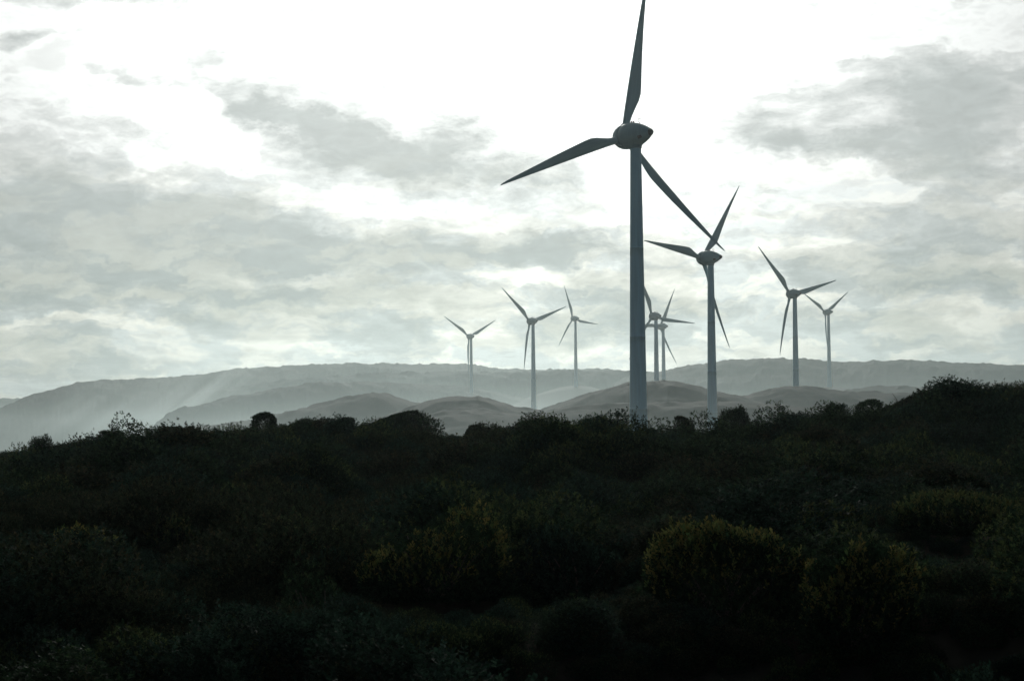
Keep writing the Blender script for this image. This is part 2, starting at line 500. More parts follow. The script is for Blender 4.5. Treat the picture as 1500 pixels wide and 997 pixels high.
def make_turbine(label):
    root = empty("wind_turbine", (0, 0, 0))
    tag(root, label, "wind turbine", "wind turbines of the coastal wind farm")
    v, f = lathe(tower_profile(0), 48)
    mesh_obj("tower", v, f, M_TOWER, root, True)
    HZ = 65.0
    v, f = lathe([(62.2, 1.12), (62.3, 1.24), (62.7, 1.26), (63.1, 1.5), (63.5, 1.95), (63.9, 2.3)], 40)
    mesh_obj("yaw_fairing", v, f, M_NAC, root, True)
    prof = [(2.56, 0.0), (2.56, 2.50), (2.42, 2.62), (1.6, 2.66), (0.8, 2.62), (0.0, 2.5), (-0.9, 2.28), (-1.8, 1.98), (-2.7, 1.62), (-3.5, 1.24), (-4.15, 0.9), (-4.65, 0.6), (-4.95, 0.3), (-5.05, 0.0)]
    v, f = lathe(prof, 48, 'Y')
    v[:, 2] += HZ
    nac = mesh_obj("nacelle", v, f, M_NAC, root, True)
    # dark louvred outlet near the tail, standing a little proud of the shell
    def shell_r(y):
        p = np.array(prof)[::-1]
        return np.interp(y, p[:, 0], p[:, 1])
    for nm, y0, y1, a0, a1 in (("vent", -3.15, -2.3, -0.75, -0.38), ("vent", -3.15, -2.3, math.pi + 0.38, math.pi + 0.75)):
        ys, aa = np.linspace(y0, y1, 6), np.linspace(a0, a1, 7)
        Yy, Aa = np.meshgrid(ys, aa, indexing='ij')
        ro = shell_r(Yy) + 0.03
        ri = shell_r(Yy) - 0.15
        vo = np.stack([ro * np.cos(Aa), Yy, HZ + ro * np.sin(Aa)], -1).reshape(-1, 3)
        vi = np.stack([ri * np.cos(Aa), Yy, HZ + ri * np.sin(Aa)], -1).reshape(-1, 3)
        g = grid_faces(6, 7)
        rim = []
        idx = np.arange(42).reshape(6, 7)
        loop = list(idx[0]) + list(idx[1:, -1]) + list(idx[-1, ::-1][1:]) + list(idx[::-1, 0][1:-1])
        for i in range(len(loop)):
            a, b2 = loop[i], loop[(i + 1) % len(loop)]
            rim.append((a, b2, b2 + 42, a + 42))
        mesh_obj(nm, np.concatenate([vo, vi]), np.concatenate([g, g[:, ::-1] + 42, np.array(rim)]), M_DARK, nac)
    v, f = lathe([(-4.5, 0.0), (-4.5, 0.74), (-4.75, 0.60), (-5.06, 0.34), (-5.14, 0.0)], 24, 'Y')
    v[:, 2] += HZ
    mesh_obj("tail_grille", v, f, M_DARK, nac, True)
    # lightning hoop with wind sensors, two red beacons and a hatch on the roof
    hv, hf, k = [], [], 0
    def tube(pts, r, n=6):
        nonlocal k
        pts = [Vector(p) for p in pts]
        for i, p in enumerate(pts):
            t = (pts[min(i + 1, len(pts) - 1)] - pts[max(i - 1, 0)]).normalized()
            a = t.orthogonal().normalized()
            b2 = t.cross(a)
            for j in range(n):
                q = 2 * math.pi * j / n
                hv.append(p + a * r * math.cos(q) + b2 * r * math.sin(q))
        for i in range(len(pts) - 1):
            for j in range(n):
                hf.append((k + i * n + j, k + i * n + (j + 1) % n, k + (i + 1) * n + (j + 1) % n, k + (i + 1) * n + j))
        k += len(pts) * n
    zt = HZ + 2.2
    tube([(0.35 * math.cos(t) * 1.2, -1.3, zt + 0.55 + 0.42 * math.sin(t)) for t in np.linspace(-2.3, math.pi + 1.0, 16)], 0.045)
    tube([(0, -1.3, zt - 0.3), (0, -1.3, zt + 0.16)], 0.05)
    mesh_obj("wind_sensor", hv, hf, M_DARK, nac)
    for y0 in (0.55, 1.2):
        v, f = lathe([(0, 0.0), (0, 0.19), (0.22, 0.19), (0.34, 0.12), (0.38, 0.0)], 14)
        v += np.array([0, y0, HZ + shell_r(y0) - 0.05])
        mesh_obj("beacon", v, f, M_RED, nac, True)
    v, f = lathe([(6.05, 0.0), (6.02, 0.35), (5.85, 0.85), (5.5, 1.4), (5.0, 1.88), (4.4, 2.25), (3.7, 2.5), (3.0, 2.6), (2.78, 2.6), (2.74, 2.48), (2.74, 0.0)], 48, 'Y')
    v[:, 2] += HZ
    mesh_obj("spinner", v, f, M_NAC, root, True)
    v, f = lathe([(2.50, 2.30), (2.50, 2.36), (2.80, 2.36), (2.80, 2.30)], 48, 'Y')
    v[:, 2] += HZ
    mesh_obj("rotor_gap_ring", v, f, M_DARK, root, True)
    bv, bf = blade_mesh()
    cv, cf = lathe([(1.9, 0.98), (2.42, 0.98), (2.62, 0.92), (2.64, 0.70)], 28)
    b0 = None
    for i in range(3):
        if b0 is None:
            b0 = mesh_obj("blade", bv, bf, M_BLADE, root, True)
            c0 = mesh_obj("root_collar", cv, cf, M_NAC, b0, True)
            bl = b0
        else:
            bl = b0.copy()
            COL.objects.link(bl)
            bl.parent = root
            c1 = c0.copy()
            COL.objects.link(c1)
            c1.parent = bl
    return root


def pose(root, f):
    root.location = (f['x'], f['y'], f['base'])
    root.rotation_euler = (0, 0, f['rz'])
    i = 0
    for ch in root.children:
        if ch.name.split('.')[0] == "blade":
            ch.location = (0, 3.5, 65.0)
            ch.rotation_euler = (0, f['th0'] + i * 2 * math.pi / 3, 0)
            i += 1


def copy_tree(o, parent=None):
    c = o.copy()
    COL.objects.link(c)
    c.parent = parent
    for ch in list(o.children):
        copy_tree(ch, c)
    return c


first = make_turbine(FIT[0]['label'])
roots = [first] + [copy_tree(first) for _ in FIT[1:]]
for o, f in zip(roots, FIT):
    o['label'] = f['label']
    pose(o, f)
    print("turbine D=%.0f base=%.1f" % (f['D'], f['base']))


# ------------------------------------------------------------------ shrubs
def foliage_arrays(w, d, h, sprigs, per, leaf, seed, pal, skew=0.0, lumps=9, flat=0.0, depth=0.32, wedge=0.0):
    """leaf quads of one shrub: sprigs of small upright leaves over a lumpy dome"""
    r = np.random.default_rng(seed)
    n = sprigs
    th = r.random(n) * 2 * math.pi
    cz = r.random(n) * 1.12 - 0.12
    sz = np.sqrt(np.clip(1 - cz ** 2, 0, 1))
    nrm = np.stack([sz * np.cos(th), sz * np.sin(th), cz], -1)
    lc = r.normal(size=(lumps, 3))
    lc[:, 2] = np.abs(lc[:, 2]) * 0.8 + 0.1
    lc /= np.linalg.norm(lc, axis=1, keepdims=True)
    la = 0.10 + 0.28 * r.random(lumps)
    dots = nrm @ lc.T
    rad = 0.74 + (la * np.exp((dots - 1) * 9)).sum(1)
    rad += 0.05 * r.normal(size=n)
    inner = r.random(n) ** 2
    rad *= 1 - depth * inner
    p = nrm * rad[:, None]
    if flat:
        p[:, 2] = np.where(p[:, 2] > 1 - flat, 1 - flat + (p[:, 2] - 1 + flat) * 0.25, p[:, 2])
    p = p * np.array([w / 2, d / 2, h]) * 0.92
    p[:, 2] *= (h - leaf) / np.quantile(p[:, 2], 0.985)
    p[:, 0] *= w / 2 / np.quantile(np.abs(p[:, 0]), 0.98)
    p[:, 2] = np.maximum(p[:, 2], 0.03 * h)
    if wedge:
        p[:, 2] *= (1 - wedge) + wedge * sstep(-1.05, 0.7, p[:, 0] / (w / 2))
    p[:, 0] += skew * np.clip(p[:, 2], 0, None)
    ax = nrm * 0.7 + np.array([skew * 0.5, 0, 0.75]) + r.normal(size=(n, 3)) * 0.32
    ax /= np.linalg.norm(ax, axis=1, keepdims=True)
    # colour of each sprig: species palette, some sprigs carry young yellow-green tips
    tone = np.array(pal['base'])[None] * (0.35 + 1.3 * r.random(n) ** 1.5)[:, None]
    young = r.random(n) < pal['young'] * np.clip((nrm[:, 2] - 0.25) * 2.2, 0, 1)
    patch = fbm(p[:, 0] * 1.6 + seed, p[:, 1] * 1.6 + p[:, 2], seed % 13, 2) > 0.33
    young &= patch & (inner < 0.35)
    hue = r.random(young.sum())[:, None]
    tone[young] = (np.array(pal['tip'])[None] * (1 - hue) + np.array(pal['tip2'])[None] * hue) * (0.6 + 0.8 * r.random(young.sum()))[:, None]
    ax[young] = ax[young] * 0.5 + np.array([0, 0, 0.6])
    ax[young] /= np.linalg.norm(ax[young], axis=1, keepdims=True)
    big = np.where(young, pal.get('tuft', 1.0), 1.0)
    # leaves
    k = per
    P = np.repeat(p, k, 0)
    AX = np.repeat(ax, k, 0)
    T = np.repeat(tone, k, 0) * (0.8 + 0.4 * r.random((n * k, 1)))
    j = np.tile(np.linspace(0.15, 1.0, k), n)
    out = r.normal(size=(n * k, 3))
    out -= AX * (out * AX).sum(1, keepdims=True)
    out /= np.linalg.norm(out, axis=1, keepdims=True) + 1e-6
    D = AX * (0.55 + 0.5 * j)[:, None] + out * (0.95 - 0.5 * j)[:, None]
    D /= np.linalg.norm(D, axis=1, keepdims=True)
    BG = np.repeat(big, k)
    L = leaf * (0.7 + 0.6 * r.random(n * k)) * BG
    B = P + AX * (j * leaf * 1.3 * BG)[:, None]
    S = np.cross(D, r.normal(size=(n * k, 3)))
    S /= np.linalg.norm(S, axis=1, keepdims=True) + 1e-6
    wd = (L * 0.21)[:, None]
    mid = B + D * (L * 0.55)[:, None]
    tip = B + D * L[:, None] - np.array([0, 0, 0.12]) * L[:, None]
    V = np.stack([B, mid + S * wd, tip, mid - S * wd], 1).reshape(-1, 3)
    F = np.arange(n * k * 4).reshape(-1, 4)
    C = np.concatenate([np.repeat(T, 4, 0), np.ones((n * k * 4, 1))], 1)
    return V, F, C


def stem_arrays(w, d, h, seed, nst=7, skew=0.0):
    r = np.random.default_rng(seed + 900)
    V, F, k, ns = [], [], 0, 6
    for i in range(nst):
        a = 2 * math.pi * (i + 0.6 * r.random()) / nst
        e = np.array([0.33 * w * math.cos(a), 0.33 * d * math.sin(a), h * (0.55 + 0.25 * r.random())])
        e[0] += skew * e[2]
        m0 = np.array([0.12 * w * math.cos(a + 0.5), 0.12 * d * math.sin(a + 0.5), h * 0.3])
        for s in range(5):
            t = s / 4
            c = 2 * t * (1 - t) * m0 + t * t * e
            c[2] -= 0.12 * (1 - t)
            rad = (0.028 + 0.012 * h) * (1 - 0.8 * t)
            for q in range(ns):
                b_ = 2 * math.pi * q / ns
                V.append(c + np.array([math.cos(b_) * rad, math.sin(b_) * rad, 0]))
        for s in range(4):
            for q in range(ns):
                F.append((k + s * ns + q, k + s * ns + (q + 1) % ns, k + (s + 1) * ns + (q + 1) % ns, k + (s + 1) * ns + q))
        k += 5 * ns
    return np.array(V), np.array(F)


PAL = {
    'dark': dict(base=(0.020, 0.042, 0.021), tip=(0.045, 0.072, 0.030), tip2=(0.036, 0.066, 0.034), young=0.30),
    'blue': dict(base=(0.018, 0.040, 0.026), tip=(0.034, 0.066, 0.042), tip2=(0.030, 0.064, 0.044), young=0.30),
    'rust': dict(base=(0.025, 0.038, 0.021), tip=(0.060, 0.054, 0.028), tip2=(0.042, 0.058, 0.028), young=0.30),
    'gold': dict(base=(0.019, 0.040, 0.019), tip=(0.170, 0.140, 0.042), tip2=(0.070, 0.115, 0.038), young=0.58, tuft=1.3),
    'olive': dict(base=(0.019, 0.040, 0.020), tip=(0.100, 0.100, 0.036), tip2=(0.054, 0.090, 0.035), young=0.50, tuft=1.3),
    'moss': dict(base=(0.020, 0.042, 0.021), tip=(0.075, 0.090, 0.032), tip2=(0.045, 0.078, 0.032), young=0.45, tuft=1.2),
}


def shrub(label, px, py_top, wpx, D, pal, hmul=None, sprigs=900, per=6, leaf=0.07, seed=0, skew=0.0, flat=0.0, dmul=1.0, group=None, lumps=9, hmin=0.6, wedge=0.0, hmax=9.0):
    az, el = pix_azel(px, py_top)
    x, y = D * math.sin(az), D * math.cos(az)
    gz_ = float(terrain(x, y))
    h = max(hmin, float(el) * D - gz_ - leaf * 1.2)
    h = min(h, hmax)
    w = wpx / F0 * D
    root = empty("shrub", (x, y, gz_), -az)
    tag(root, label, "shrub", group or "distinct shrubs of the coastal heath")
    v, f, c = foliage_arrays(w, w * dmul, h, sprigs, per, leaf, seed, PAL[pal], skew, lumps, flat, 0.32, wedge)
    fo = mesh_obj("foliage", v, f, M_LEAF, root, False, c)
    v, f = stem_arrays(w, w * dmul, h, seed, skew=skew)
    mesh_obj("stem", v, f, M_BARK, root, True)
    print("shrub", label[:40], "w %.2f h %.2f" % (w, h))
    return root, fo, w, h


SH = {}
# foreground shrubs with young yellow-green tips
SH['a'] = shrub("round shrub with yellow-green tips standing alone in the middle of the foreground", 642, 753, 215, 27, 'gold', sprigs=6500, leaf=0.052, seed=21, lumps=14, dmul=0.9)
SH['b'] = shrub("broadest foreground shrub, flat crown of yellow-green tips, below the big tower's right side", 1062, 768, 280, 24, 'gold', sprigs=8500, leaf=0.052, seed=22, lumps=16, dmul=0.8)
SH['c'] = shrub("rounded shrub with a falling right edge, just right of the broadest foreground shrub", 1252, 797, 150, 22, 'gold', sprigs=6000, leaf=0.05, seed=23, lumps=12)
SH['d'] = shrub("tufted olive shrub behind and between the two largest foreground shrubs on the right", 1215, 738, 170, 33, 'olive', sprigs=7000, leaf=0.055, seed=24, lumps=12)
SH['e'] = shrub("olive-tipped shrub near the right edge of the photo, above the black corner", 1420, 722, 220, 32, 'olive', sprigs=8000, leaf=0.055, seed=25, lumps=14)
SH['f'] = shrub("low yellow-green streak of shrub near the left edge of the photo", 110, 775, 130, 33, 'gold', sprigs=2600, leaf=0.06, seed=26, dmul=0.6, hmin=0.8)
SH['g'] = shrub("small yellow-tipped shrub right of the low yellow streak on the left", 250, 757, 90, 36, 'olive', sprigs=2200, leaf=0.06, seed=27)
SH['h'] = shrub("dark blue-green shrub between the lone round shrub and the broadest one", 842, 776, 160, 28, 'blue', sprigs=4000, leaf=0.06, seed=28)
# shrubs that stand out on the skyline of the heath
SH['i'] = shrub("flat-topped windswept shrub on the left skyline of the heath", 252, 624, 46, 88, 'dark', sprigs=4800, leaf=0.06, seed=31, flat=0.4, skew=0.12, hmin=1.0)
SH['j'] = shrub("tall narrow round-headed shrub sticking up on the left skyline", 389, 604, 40, 88, 'dark', sprigs=6500, leaf=0.065, seed=135, dmul=1.1, hmin=1.2, lumps=14, skew=0.08, flat=0.22)
SH['k'] = shrub("rounded shrub right beside the tall narrow one on the skyline", 440, 613, 56, 90, 'dark', sprigs=4800, leaf=0.065, seed=33)
SH['l'] = shrub("large smooth wedge-shaped shrub on the skyline, steep at its right end", 566, 599, 140, 86, 'dark', sprigs=9000, leaf=0.08, seed=34, flat=0.25, skew=0.1, wedge=0.65, dmul=0.6, hmin=1.0)
SH['m'] = shrub("small dome of shrub on the skyline right of the second tower's foot", 1076, 597, 44, 90, 'dark', sprigs=4800, leaf=0.065, seed=35)
SH['n'] = shrub("windswept shrub with a pointed tip leaning right on the right skyline", 1338, 561, 125, 86, 'rust', sprigs=9000, leaf=0.08, seed=36, skew=0.3, wedge=0.7, dmul=0.6, hmin=1.0)
SH['o'] = shrub("tufty shrub on the skyline at the far right edge of the photo", 1470, 574, 48, 88, 'rust', sprigs=4500, leaf=0.07, seed=37)
SH['p'] = shrub("low flattened shrub on the skyline between the right knoll and the leaning shrub", 1275, 584, 40, 89, 'dark', sprigs=2000, leaf=0.07, seed=38, flat=0.4)
SH['q'] = shrub("little sprig of shrub on the skyline left of the knoll turbine's tower", 1147, 592, 22, 90, 'dark', sprigs=240, leaf=0.09, seed=39)

for i, (px, py, w_, lab) in enumerate([
        (62, 639, 34, "low rounded shrub on the skyline near the left edge of the photo"),
        (160, 630, 40, "low wide shrub on the left skyline, left of the flat-topped windswept one"),
        (318, 629, 30, "small shrub on the skyline between the flat-topped and the tall narrow one"),
        (505, 611, 34, "small rough shrub on the skyline where the wedge-shaped shrub begins to rise"),
        (690, 620, 30, "small shrub on the skyline below the leftmost turbine"),
        (778, 614, 44, "rounded shrub on the skyline left of the nearest tower's foot"),
        (868, 609, 40, "bushy shrub on the skyline close left of the nearest tower's foot"),
        (1000, 609, 30, "small shrub on the skyline between the feet of the two biggest towers"),
        (1215, 591, 42, "spreading shrub on the skyline right below the knoll turbine"),
        (1428, 568, 28, "feathery shrub in the skyline dip right of the leaning shrub")]):
    SH['s%d' % i] = shrub(lab, px, py, w_, 87 + i % 3, ('dark', 'rust', 'blue')[i % 3], sprigs=3800, leaf=0.06, seed=70 + i, flat=0.15 * (i % 2), skew=0.1 * (i % 3))

# ordinary waist-high shrubs of the heath close by; their leaves also make up the heath mass further off
KIN = []
for i, (px, py, w_, D, pal, lab) in enumerate([
        (470, 800, 125, 25, 'dark', "dark low shrub left of the lone yellow-tipped round shrub"),
        (330, 850, 150, 20, 'blue', "bluish dark shrub low in the left foreground"),
        (120, 870, 150, 19, 'rust', "brownish dark shrub in the lower left corner"),
        (690, 890, 160, 18, 'dark', "dark shrub at the bottom centre below the lone round shrub"),
        (1010, 700, 95, 44, 'moss', "mossy green shrub halfway up the slope below the second tower"),
        (1440, 820, 190, 19, 'blue', "bluish dark shrub in the lower right corner"),
        (600, 690, 90, 50, 'rust', "brownish shrub on the slope below the wedge-shaped skyline shrub")]):
    KIN.append(shrub(lab, px, py, w_, D, pal, sprigs=3000, leaf=0.043, seed=50 + i, hmin=0.8, hmax=1.25, lumps=8))

# ------------------------------------------------------------------ heath (uncountable scrub): one stuff object
def build_heath():
    r = np.random.default_rng(99)
    pts, scl, rot, var = [], [], [], []
    n = 66000
    az = r.uniform(-0.82, 0.82, n)
    rr = np.sqrt(r.uniform(6.5 ** 2, 128 ** 2, n))
    x, y = rr * np.sin(az), rr * np.cos(az)
    keep = rr < crest_r(az) * 1.16
    x, y, rr, az = x[keep], y[keep], rr[keep], az[keep]
    z = terrain(x, y)
    nz_ = fbm(x / 6, y / 6, 21, 3)
    s = (0.36 + 0.62 * nz_) * (0.7 + 0.5 * r.random(len(x)))
    s *= np.where((r.random(len(x)) < 0.10) & (rr < 0.74 * crest_r(az)), 1.9, 1.0)
    edge = sstep(0.82, 0.95, rr / crest_r(az))
    s *= (1 - edge) + edge * (0.20 + 0.80 * fbm(x / 2.0 + 7, y / 4.0, 41, 2))
    s = np.where(rr > 0.78 * crest_r(az), np.minimum(s, 0.62 + 0.2 * r.random(len(x))), s)
    # leave room around the distinct shrubs
    for k_, (root, fo, w_, h_) in SH.items():
        dd = np.hypot(x - root.location.x, y - root.location.y)
        s = np.where(dd < w_ * 0.5, s * 0.5, s)
        # nothing tall just in front of the shrub
        front = (dd < 5.0) & (rr < math.hypot(root.location.x, root.location.y)) & (dd > w_ * 0.3)
        s = np.where(front, np.minimum(s * 0.62, 0.62), s)
    sp = fbm(x / 9 + 40, y / 9, 31, 3) + 0.16 * (r.random(len(x)) - 0.5)
    order = np.argsort(np.argsort(sp)) / len(sp)
    v_ = np.minimum((order * len(KIN)).astype(int), len(KIN) - 1)
    me = bpy.data.meshes.new("heath_shrubbery")
    me.vertices.add(len(x))
    me.vertices.foreach_set("co", np.stack([x, y, z - 0.05], -1).astype(np.float32).ravel())
    hs = np.array([k_[3] for k_ in KIN])
    ws = np.array([k_[2] for k_ in KIN])
    sx = s * 1.8 / ws[v_]
    sz = s * 1.0 / hs[v_]
    a = me.attributes.new("size", 'FLOAT_VECTOR', 'POINT')
    a.data.foreach_set("vector", np.stack([sx, sx, sz], -1).astype(np.float32).ravel())
    a = me.attributes.new("turn", 'FLOAT_VECTOR', 'POINT')
    tl = r.normal(size=(len(x), 2)) * 0.10
    a.data.foreach_set("vector", np.stack([tl[:, 0], tl[:, 1], r.random(len(x)) * 6.283], -1).astype(np.float32).ravel())
    a = me.attributes.new("sort", 'INT', 'POINT')
    a.data.foreach_set("value", v_.astype(np.int32))
    o = bpy.data.objects.new("heath_shrubbery", me)
    COL.objects.link(o)
    ng = bpy.data.node_groups.new("heath_shrubbery", 'GeometryNodeTree')
    ng.interface.new_socket("Geometry", in_out='INPUT', socket_type='NodeSocketGeometry')
    ng.interface.new_socket("Geometry", in_out='OUTPUT', socket_type='NodeSocketGeometry')
    gi, go = ng.nodes.new("NodeGroupInput"), ng.nodes.new("NodeGroupOutput")
    iop = ng.nodes.new("GeometryNodeInstanceOnPoints")
    jn = ng.nodes.new("GeometryNodeGeometryToInstance")
    for (root, fo, w_, h_) in reversed(KIN):
        oi = ng.nodes.new("GeometryNodeObjectInfo")
        oi.transform_space = 'ORIGINAL'
        oi.inputs['Object'].default_value = fo
        oi.inputs['As Instance'].default_value = False
        g2 = ng.nodes.new("GeometryNodeGeometryToInstance")
        ng.links.new(oi.outputs['Geometry'], g2.inputs[0])
        if 'jg' not in locals():
            jg = ng.nodes.new("GeometryNodeJoinGeometry")
        ng.links.new(g2.outputs[0], jg.inputs[0])
    ng.nodes.remove(jn)
    def attr(nm, t):
        q = ng.nodes.new("GeometryNodeInputNamedAttribute")
        q.data_type = t
        q.inputs[0].default_value = nm
        return q.outputs[0]
    ng.links.new(gi.outputs[0], iop.inputs['Points'])
    ng.links.new(jg.outputs[0], iop.inputs['Instance'])
    iop.inputs['Pick Instance'].default_value = True
    ng.links.new(attr("sort", 'INT'), iop.inputs['Instance Index'])
    ng.links.new(attr("size", 'FLOAT_VECTOR'), iop.inputs['Scale'])
    e2r = ng.nodes.new("FunctionNodeEulerToRotation")
    ng.links.new(attr("turn", 'FLOAT_VECTOR'), e2r.inputs[0])
    ng.links.new(e2r.outputs[0], iop.inputs['Rotation'])
    ng.links.new(iop.outputs[0], go.inputs[0])
    md = o.modifiers.new("scatter", 'NODES')
    md.node_group = ng
    tag(o, "dense dark coastal heath covering the whole slope in front of the valley", "heath", kind="stuff")
    print("heath instances", len(x))
    return o


build_heath()

# ------------------------------------------------------------------ air: even haze box, and sea spray lying in the valley
def box_obj(name, lo, hi, mat):
    x0, y0, z0 = lo
    x1, y1, z1 = hi
    v = [(x0, y0, z0), (x1, y0, z0), (x1, y1, z0), (x0, y1, z0), (x0, y0, z1), (x1, y0, z1), (x1, y1, z1), (x0, y1, z1)]
    f = [(0, 3, 2, 1), (4, 5, 6, 7), (0, 1, 5, 4), (1, 2, 6, 5), (2, 3, 7, 6), (3, 0, 4, 7)]
    return mesh_obj(name, v, f, mat)


HAZE_D, ANISO = 0.82e-4, 0.72
m, nt, out = new_mat("haze_air")
pv = N(nt, "ShaderNodeVolumePrincipled")
pv.inputs['Color'].default_value = (0.81, 0.96, 0.945, 1)
pv.inputs['Density'].default_value = HAZE_D
pv.inputs['Anisotropy'].default_value = ANISO
nt.links.new(pv.outputs[0], out.inputs['Volume'])
tag(box_obj("haze", (-3700, -3700, -92), (3700, 3700, 128), m), "pale even haze over the coast", "haze", kind="stuff")

SPRAY = 1.75e-4
m, nt, out = new_mat("sea_spray_air")
g = N(nt, "ShaderNodeNewGeometry")
sp = N(nt, "ShaderNodeSeparateXYZ")
nt.links.new(g.outputs['Position'], sp.inputs[0])
mp = N(nt, "ShaderNodeMapping")
mp.inputs['Scale'].default_value = (1 / 260, 1 / 420, 1 / 60)
nt.links.new(g.outputs['Position'], mp.inputs['Vector'])
nz = N(nt, "ShaderNodeTexNoise")
nz.inputs['Scale'].default_value = 1.0
nz.inputs['Detail'].default_value = 3
nt.links.new(mp.outputs[0], nz.inputs['Vector'])
ex = M(nt, 'POWER', 2.71828, M(nt, 'MULTIPLY', sp.outputs[2], -1 / 9.0))
ex = M(nt, 'MINIMUM', ex, 6.0)
ex = M(nt, 'ADD', ex, M(nt, 'MULTIPLY', M(nt, 'POWER', 2.71828, M(nt, 'MULTIPLY', sp.outputs[2], -1 / 60.0)), 1.3))
bank = M(nt, 'MULTIPLY_ADD', nz.outputs[0], 1.8, 0.1)
yf = M(nt, 'SMOOTHSTEP' if False else 'MULTIPLY', M(nt, 'SUBTRACT', sp.outputs[1], 480.0), 1 / 600.0, clamp=True)
xf = M(nt, 'MULTIPLY', M(nt, 'ADD', M(nt, 'DIVIDE', sp.outputs[0], sp.outputs[1]), 0.285), 1 / 0.12, clamp=True)
yf = M(nt, 'MULTIPLY', yf, M(nt, 'MULTIPLY_ADD', xf, 0.75, 0.25))
topf = M(nt, 'MULTIPLY', M(nt, 'SUBTRACT', 78.0, sp.outputs[2]), 1 / 40.0, clamp=True)
den = M(nt, 'MULTIPLY', M(nt, 'MULTIPLY', ex, bank), M(nt, 'MULTIPLY', yf, topf))
den = M(nt, 'MULTIPLY', den, SPRAY)
nb = M(nt, 'SUBTRACT', 1.0, M(nt, 'ABSOLUTE', M(nt, 'MULTIPLY', M(nt, 'SUBTRACT', sp.outputs[1], 290.0), 1 / 150.0)), clamp=True)
nx_ = M(nt, 'MINIMUM', M(nt, 'POWER', 2.71828, M(nt, 'MULTIPLY', sp.outputs[2], -1 / 8.0)), 4.0)
den = M(nt, 'ADD', den, M(nt, 'MULTIPLY', M(nt, 'MULTIPLY', nb, nx_), 3.6e-4))
pv = N(nt, "ShaderNodeVolumePrincipled")
pv.inputs['Color'].default_value = (0.80, 0.96, 0.955, 1)
pv.inputs['Anisotropy'].default_value = ANISO
nt.links.new(den, pv.inputs['Density'])
nt.links.new(pv.outputs[0], out.inputs['Volume'])
spray = box_obj("mist", (-1500, 120, -91), (1500, 2900, 78), m)
tag(spray, "low mist of sea spray lying in the valley between the hills", "mist", kind="stuff")

# plumes of spray blown up the cliffs on the left
def plume(label, px, py, D, half, tilt, dens, seed):
    m, nt, out = new_mat("spray_plume_air")
    tc = N(nt, "ShaderNodeTexCoord")
    ln = N(nt, "ShaderNodeVectorMath", operation='LENGTH')
    nt.links.new(tc.outputs['Object'], ln.inputs[0])
    fall = M(nt, 'SUBTRACT', 1.0, ln.outputs['Value'], clamp=True)
    fall = M(nt, 'POWER', fall, 1.3)
    mp = N(nt, "ShaderNodeMapping")
    mp.inputs['Scale'].default_value = (0.7, 0.7, 3.4)
    mp.inputs['Location'].default_value = (seed, seed * 0.7, 0)
    nt.links.new(tc.outputs['Object'], mp.inputs['Vector'])
    nz = N(nt, "ShaderNodeTexNoise")
    nz.inputs['Scale'].default_value = 1.0
    nz.inputs['Detail'].default_value = 4
    nt.links.new(mp.outputs[0], nz.inputs['Vector'])
    st = M(nt, 'MULTIPLY_ADD', nz.outputs[0], 3.2, -1.05, clamp=False)
    st = M(nt, 'MAXIMUM', st, 0.05)
    pv = N(nt, "ShaderNodeVolumePrincipled")
    pv.inputs['Color'].default_value = (0.86, 0.97, 0.96, 1)
    pv.inputs['Anisotropy'].default_value = ANISO
    nt.links.new(M(nt, 'MULTIPLY', M(nt, 'MULTIPLY', fall, st), dens), pv.inputs['Density'])
    nt.links.new(pv.outputs[0], out.inputs['Volume'])
    bm_v, bm_f = lathe([(-1, 0.0), (-0.9, 0.45), (-0.6, 0.82), (-0.2, 1.0), (0.2, 1.0), (0.6, 0.82), (0.9, 0.45), (1, 0.0)], 20)
    o = mesh_obj("sea_spray", bm_v, bm_f, m)
    c = pix_dir(px, py) * D
    o.location = c
    o.rotation_euler = (0, -R(tilt), -math.atan2(c[0], c[1]))
    o.scale = half
    tag(o, label, "sea spray", kind="stuff")
    return o


plume("bright plume of sea spray blowing up the slope left of the coastal spur", 268, 606, 1620, (130, 150, 42), 38, 4.2e-3, 1.0)
plume("wide pale sheet of sea spray over the shore at the lower left", 120, 628, 1560, (130, 150, 60), 36, 2.0e-3, 4.0)
plume("thin veil of sea spray drifting along the foot of the far left ridge", 520, 578, 1700, (230, 70, 24), 9, 1.6e-3, 7.0)

# ------------------------------------------------------------------ world: sky
SUN_AZ, SUN_EL = R(-1.0), R(20.0)
w = bpy.data.worlds.new("World")
scene.world = w
w.use_nodes = True
w.cycles.sampling_method = 'MANUAL'
w.cycles.sample_map_resolution = 512
nt = w.node_tree
nt.nodes.clear()
out = N(nt, "ShaderNodeOutputWorld")
bg = N(nt, "ShaderNodeBackground")
nt.links.new(bg.outputs[0], out.inputs['Surface'])
sky = N(nt, "ShaderNodeTexSky", sky_type='NISHITA')
sky.sun_disc = False
sky.sun_elevation = SUN_EL
sky.sun_rotation = SUN_AZ          # measured from +Y towards +X
sky.altitude = 80
sky.dust_density = 1.5
tc = N(nt, "ShaderNodeTexCoord")
sp = N(nt, "ShaderNodeSeparateXYZ")
nt.links.new(tc.outputs['Generated'], sp.inputs[0])
X, Y, Z = sp.outputs
DEG = 180 / math.pi
azn = M(nt, 'MULTIPLY', M(nt, 'ARCTAN2', X, Y), DEG)
eln = M(nt, 'MULTIPLY', M(nt, 'ARCSINE', Z), DEG)
# flattened cloud-deck coordinates
zz = M(nt, 'ADD', M(nt, 'MAXIMUM', Z, 0.0), 0.05)
cmb = N(nt, "ShaderNodeCombineXYZ")
nt.links.new(M(nt, 'DIVIDE', X, zz), cmb.inputs[0])
nt.links.new(M(nt, 'DIVIDE', Y, zz), cmb.inputs[1])


